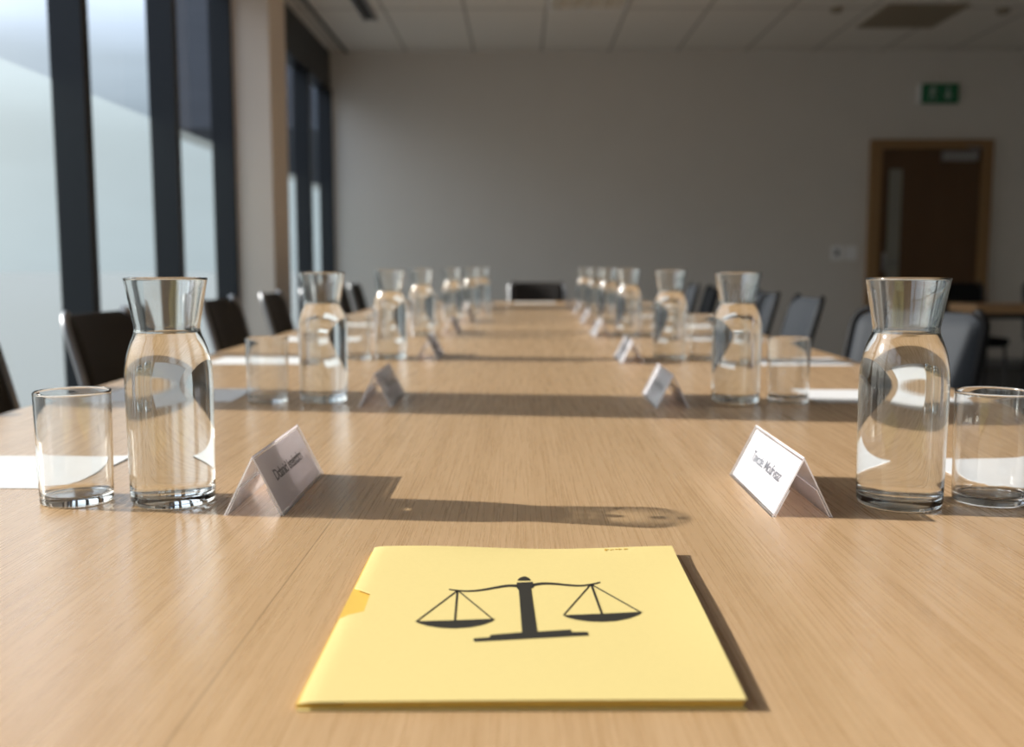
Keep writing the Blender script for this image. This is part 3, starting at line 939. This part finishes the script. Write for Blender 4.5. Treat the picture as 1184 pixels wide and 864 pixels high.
# window side: facing the table (+X)
LEFT = [(2.03, -0.925), (2.89, -0.93), (4.06, -0.93), (4.93, -0.93), (5.83, -0.93), (6.72, -0.93), (7.38, -0.93)]
for i, (y, x) in enumerate(LEFT):
    loc = (x, y, 0)
    if first: o = ch; o.location = loc; first = False
    else: o = dup(ch, loc)
    o.rotation_euler = (0, 0, -PI / 2 + random.uniform(-.04, .04))
    tag(o, 'charcoal meeting chair with steel frame, %s from the camera on the window side' % ORD[i], 'chair', 'meeting chairs on the window side')
rc = make_chair('meeting_chair', M_FABRIC_SKYLIT, M_BLACKPLASTIC)  # same chairs: skylight tint in the cloth, shade painted into the black frame
RIGHT = [(2.83, 0.94, math.radians(123)), (4.29, 0.93, PI / 2), (5.0, 0.93, PI / 2), (5.72, 0.93, PI / 2), (6.42, 0.93, PI / 2), (7.12, 0.93, PI / 2)]
for i, (y, x, rz) in enumerate(RIGHT):
    loc = (x, y, 0)
    o = rc if i == 0 else dup(rc, loc)
    o.location = loc; o.rotation_euler = (0, 0, rz + (random.uniform(-.04, .04) if i else 0))
    tag(o, ('charcoal meeting chair in painted skylit tone, turned askew behind the nearest door-side carafe' if i == 0 else 'charcoal meeting chair, skylight and shade painted in, %s from the camera on the door side' % ORD[i]), 'chair', 'meeting chairs on the door side')
o = dup(ch, (0.135, 7.86, 0)); o.rotation_euler = (0, 0, PI)
tag(o, 'dark meeting chair at the head of the table, facing the camera', 'chair', None)
if 'group' in o: del o['group']

# ------------------------------------------------------------------ side table and chairs by the door
st = empty('side_table', (3.97, 7.18, 0))
tag(st, 'small oak side table with black legs near the door', 'table')
box('tabletop', -.8, .8, -.23, .23, TOP - .06, TOP, M_EDGE, st, .003)
for sx in (-1, 1):
    for sy in (-1, 1):
        box('leg', sx * .72 - .025, sx * .72 + .025, sy * .17 - .025, sy * .17 + .025, 0, TOP - .06, M_DARKMETAL, st, .003)
bm = bmesh.new()
add_box(bm, -.7, .7, -.18, -.16, TOP - .1, TOP - .06); add_box(bm, -.7, .7, .16, .18, TOP - .1, TOP - .06)
link_mesh('apron', bm, M_DARKMETAL, st)
bc = make_chair('side_chair', M_BLACKPLASTIC, M_DARKMETAL, 0.06)
SIDE = [((3.45, 7.72), PI, 'black chair behind the left end of the side table, in front of the door'),
        ((4.22, 7.72), PI, 'black chair behind the side table at the right edge of the picture')]
for i, ((x, y), rz, lab) in enumerate(SIDE):
    o = bc if i == 0 else dup(bc, (x, y, 0))
    o.location = (x, y, 0); o.rotation_euler = (0, 0, rz)
    tag(o, lab, 'chair', 'black chairs around the side table')

# ------------------------------------------------------------------ light
sd_ = bpy.data.lights.new('sun', 'SUN')
sun = bpy.data.objects.new('sun', sd_); COL.objects.link(sun)
to_sun = Vector((-1.0, 0.125, 0.478)).normalized()
sun.rotation_euler = to_sun.to_track_quat('Z', 'Y').to_euler()
sd_.energy = 14.3
sd_.angle = math.radians(0.5)
sd_.color = (1.0, 0.945, 0.87)

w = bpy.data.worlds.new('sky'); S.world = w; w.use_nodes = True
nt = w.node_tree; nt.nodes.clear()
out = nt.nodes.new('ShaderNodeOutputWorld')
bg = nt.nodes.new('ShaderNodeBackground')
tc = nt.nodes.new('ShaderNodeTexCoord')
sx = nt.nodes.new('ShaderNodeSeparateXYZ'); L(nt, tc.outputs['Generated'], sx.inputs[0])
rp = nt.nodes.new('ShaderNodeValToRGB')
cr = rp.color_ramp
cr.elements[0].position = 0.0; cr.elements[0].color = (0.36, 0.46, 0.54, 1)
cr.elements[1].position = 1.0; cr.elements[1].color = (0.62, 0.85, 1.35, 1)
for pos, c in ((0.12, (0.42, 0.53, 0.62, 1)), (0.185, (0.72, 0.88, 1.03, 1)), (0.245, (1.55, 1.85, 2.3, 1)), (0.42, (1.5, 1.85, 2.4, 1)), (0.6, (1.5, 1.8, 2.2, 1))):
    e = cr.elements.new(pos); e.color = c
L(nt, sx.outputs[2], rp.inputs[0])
# soft cloud streaks
nz = nt.nodes.new('ShaderNodeTexNoise'); nz.inputs['Scale'].default_value = 3.5; nz.inputs['Detail'].default_value = 4
mp = nt.nodes.new('ShaderNodeMapping'); mp.inputs['Scale'].default_value = (1, 1, 4)
L(nt, tc.outputs['Generated'], mp.inputs[0]); L(nt, mp.outputs[0], nz.inputs['Vector'])
mr = nt.nodes.new('ShaderNodeMapRange'); mr.inputs['From Min'].default_value = 0.35; mr.inputs['From Max'].default_value = 0.7; mr.inputs['To Min'].default_value = 0.92; mr.inputs['To Max'].default_value = 1.15
L(nt, nz.outputs[0], mr.inputs[0])
mu = nt.nodes.new('ShaderNodeMix'); mu.data_type = 'RGBA'; mu.blend_type = 'MULTIPLY'; mu.inputs[0].default_value = 1
L(nt, rp.outputs[0], mu.inputs[6]); L(nt, mr.outputs[0], mu.inputs[7])
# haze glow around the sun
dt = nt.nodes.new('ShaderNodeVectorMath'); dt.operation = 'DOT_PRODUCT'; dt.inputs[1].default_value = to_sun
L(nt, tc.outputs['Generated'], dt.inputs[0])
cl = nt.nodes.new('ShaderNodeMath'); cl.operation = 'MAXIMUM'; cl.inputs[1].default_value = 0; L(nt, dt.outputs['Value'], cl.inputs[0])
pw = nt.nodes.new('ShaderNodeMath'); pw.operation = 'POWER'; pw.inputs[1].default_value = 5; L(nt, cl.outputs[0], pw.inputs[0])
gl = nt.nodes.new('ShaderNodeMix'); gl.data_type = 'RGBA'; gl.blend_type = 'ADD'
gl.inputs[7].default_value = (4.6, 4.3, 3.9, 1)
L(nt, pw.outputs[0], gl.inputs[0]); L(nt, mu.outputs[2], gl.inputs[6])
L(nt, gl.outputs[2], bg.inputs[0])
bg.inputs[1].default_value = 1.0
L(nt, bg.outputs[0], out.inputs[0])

# refracted sunlight behind the carafes
sd_.cycles.is_caustics_light = True
for o in S.objects:
    if o.type == 'MESH':
        k = o.name.split('.')[0]
        if k in ('glass_body', 'water', 'tumbler'): o.cycles.is_caustics_caster = True
        if k in ('tabletop', 'paper_insert', 'rear_panel', 'paper_sheet'): o.cycles.is_caustics_receiver = True

# ------------------------------------------------------------------ render look
S.view_settings.view_transform = 'Standard'
S.view_settings.look = 'None'
S.view_settings.exposure = 0.0
S.cycles.max_bounces = 16
S.cycles.diffuse_bounces = 5
S.cycles.transmission_bounces = 14
S.cycles.transparent_max_bounces = 16
S.cycles.sample_clamp_indirect = 6
S.cycles.use_denoising = True
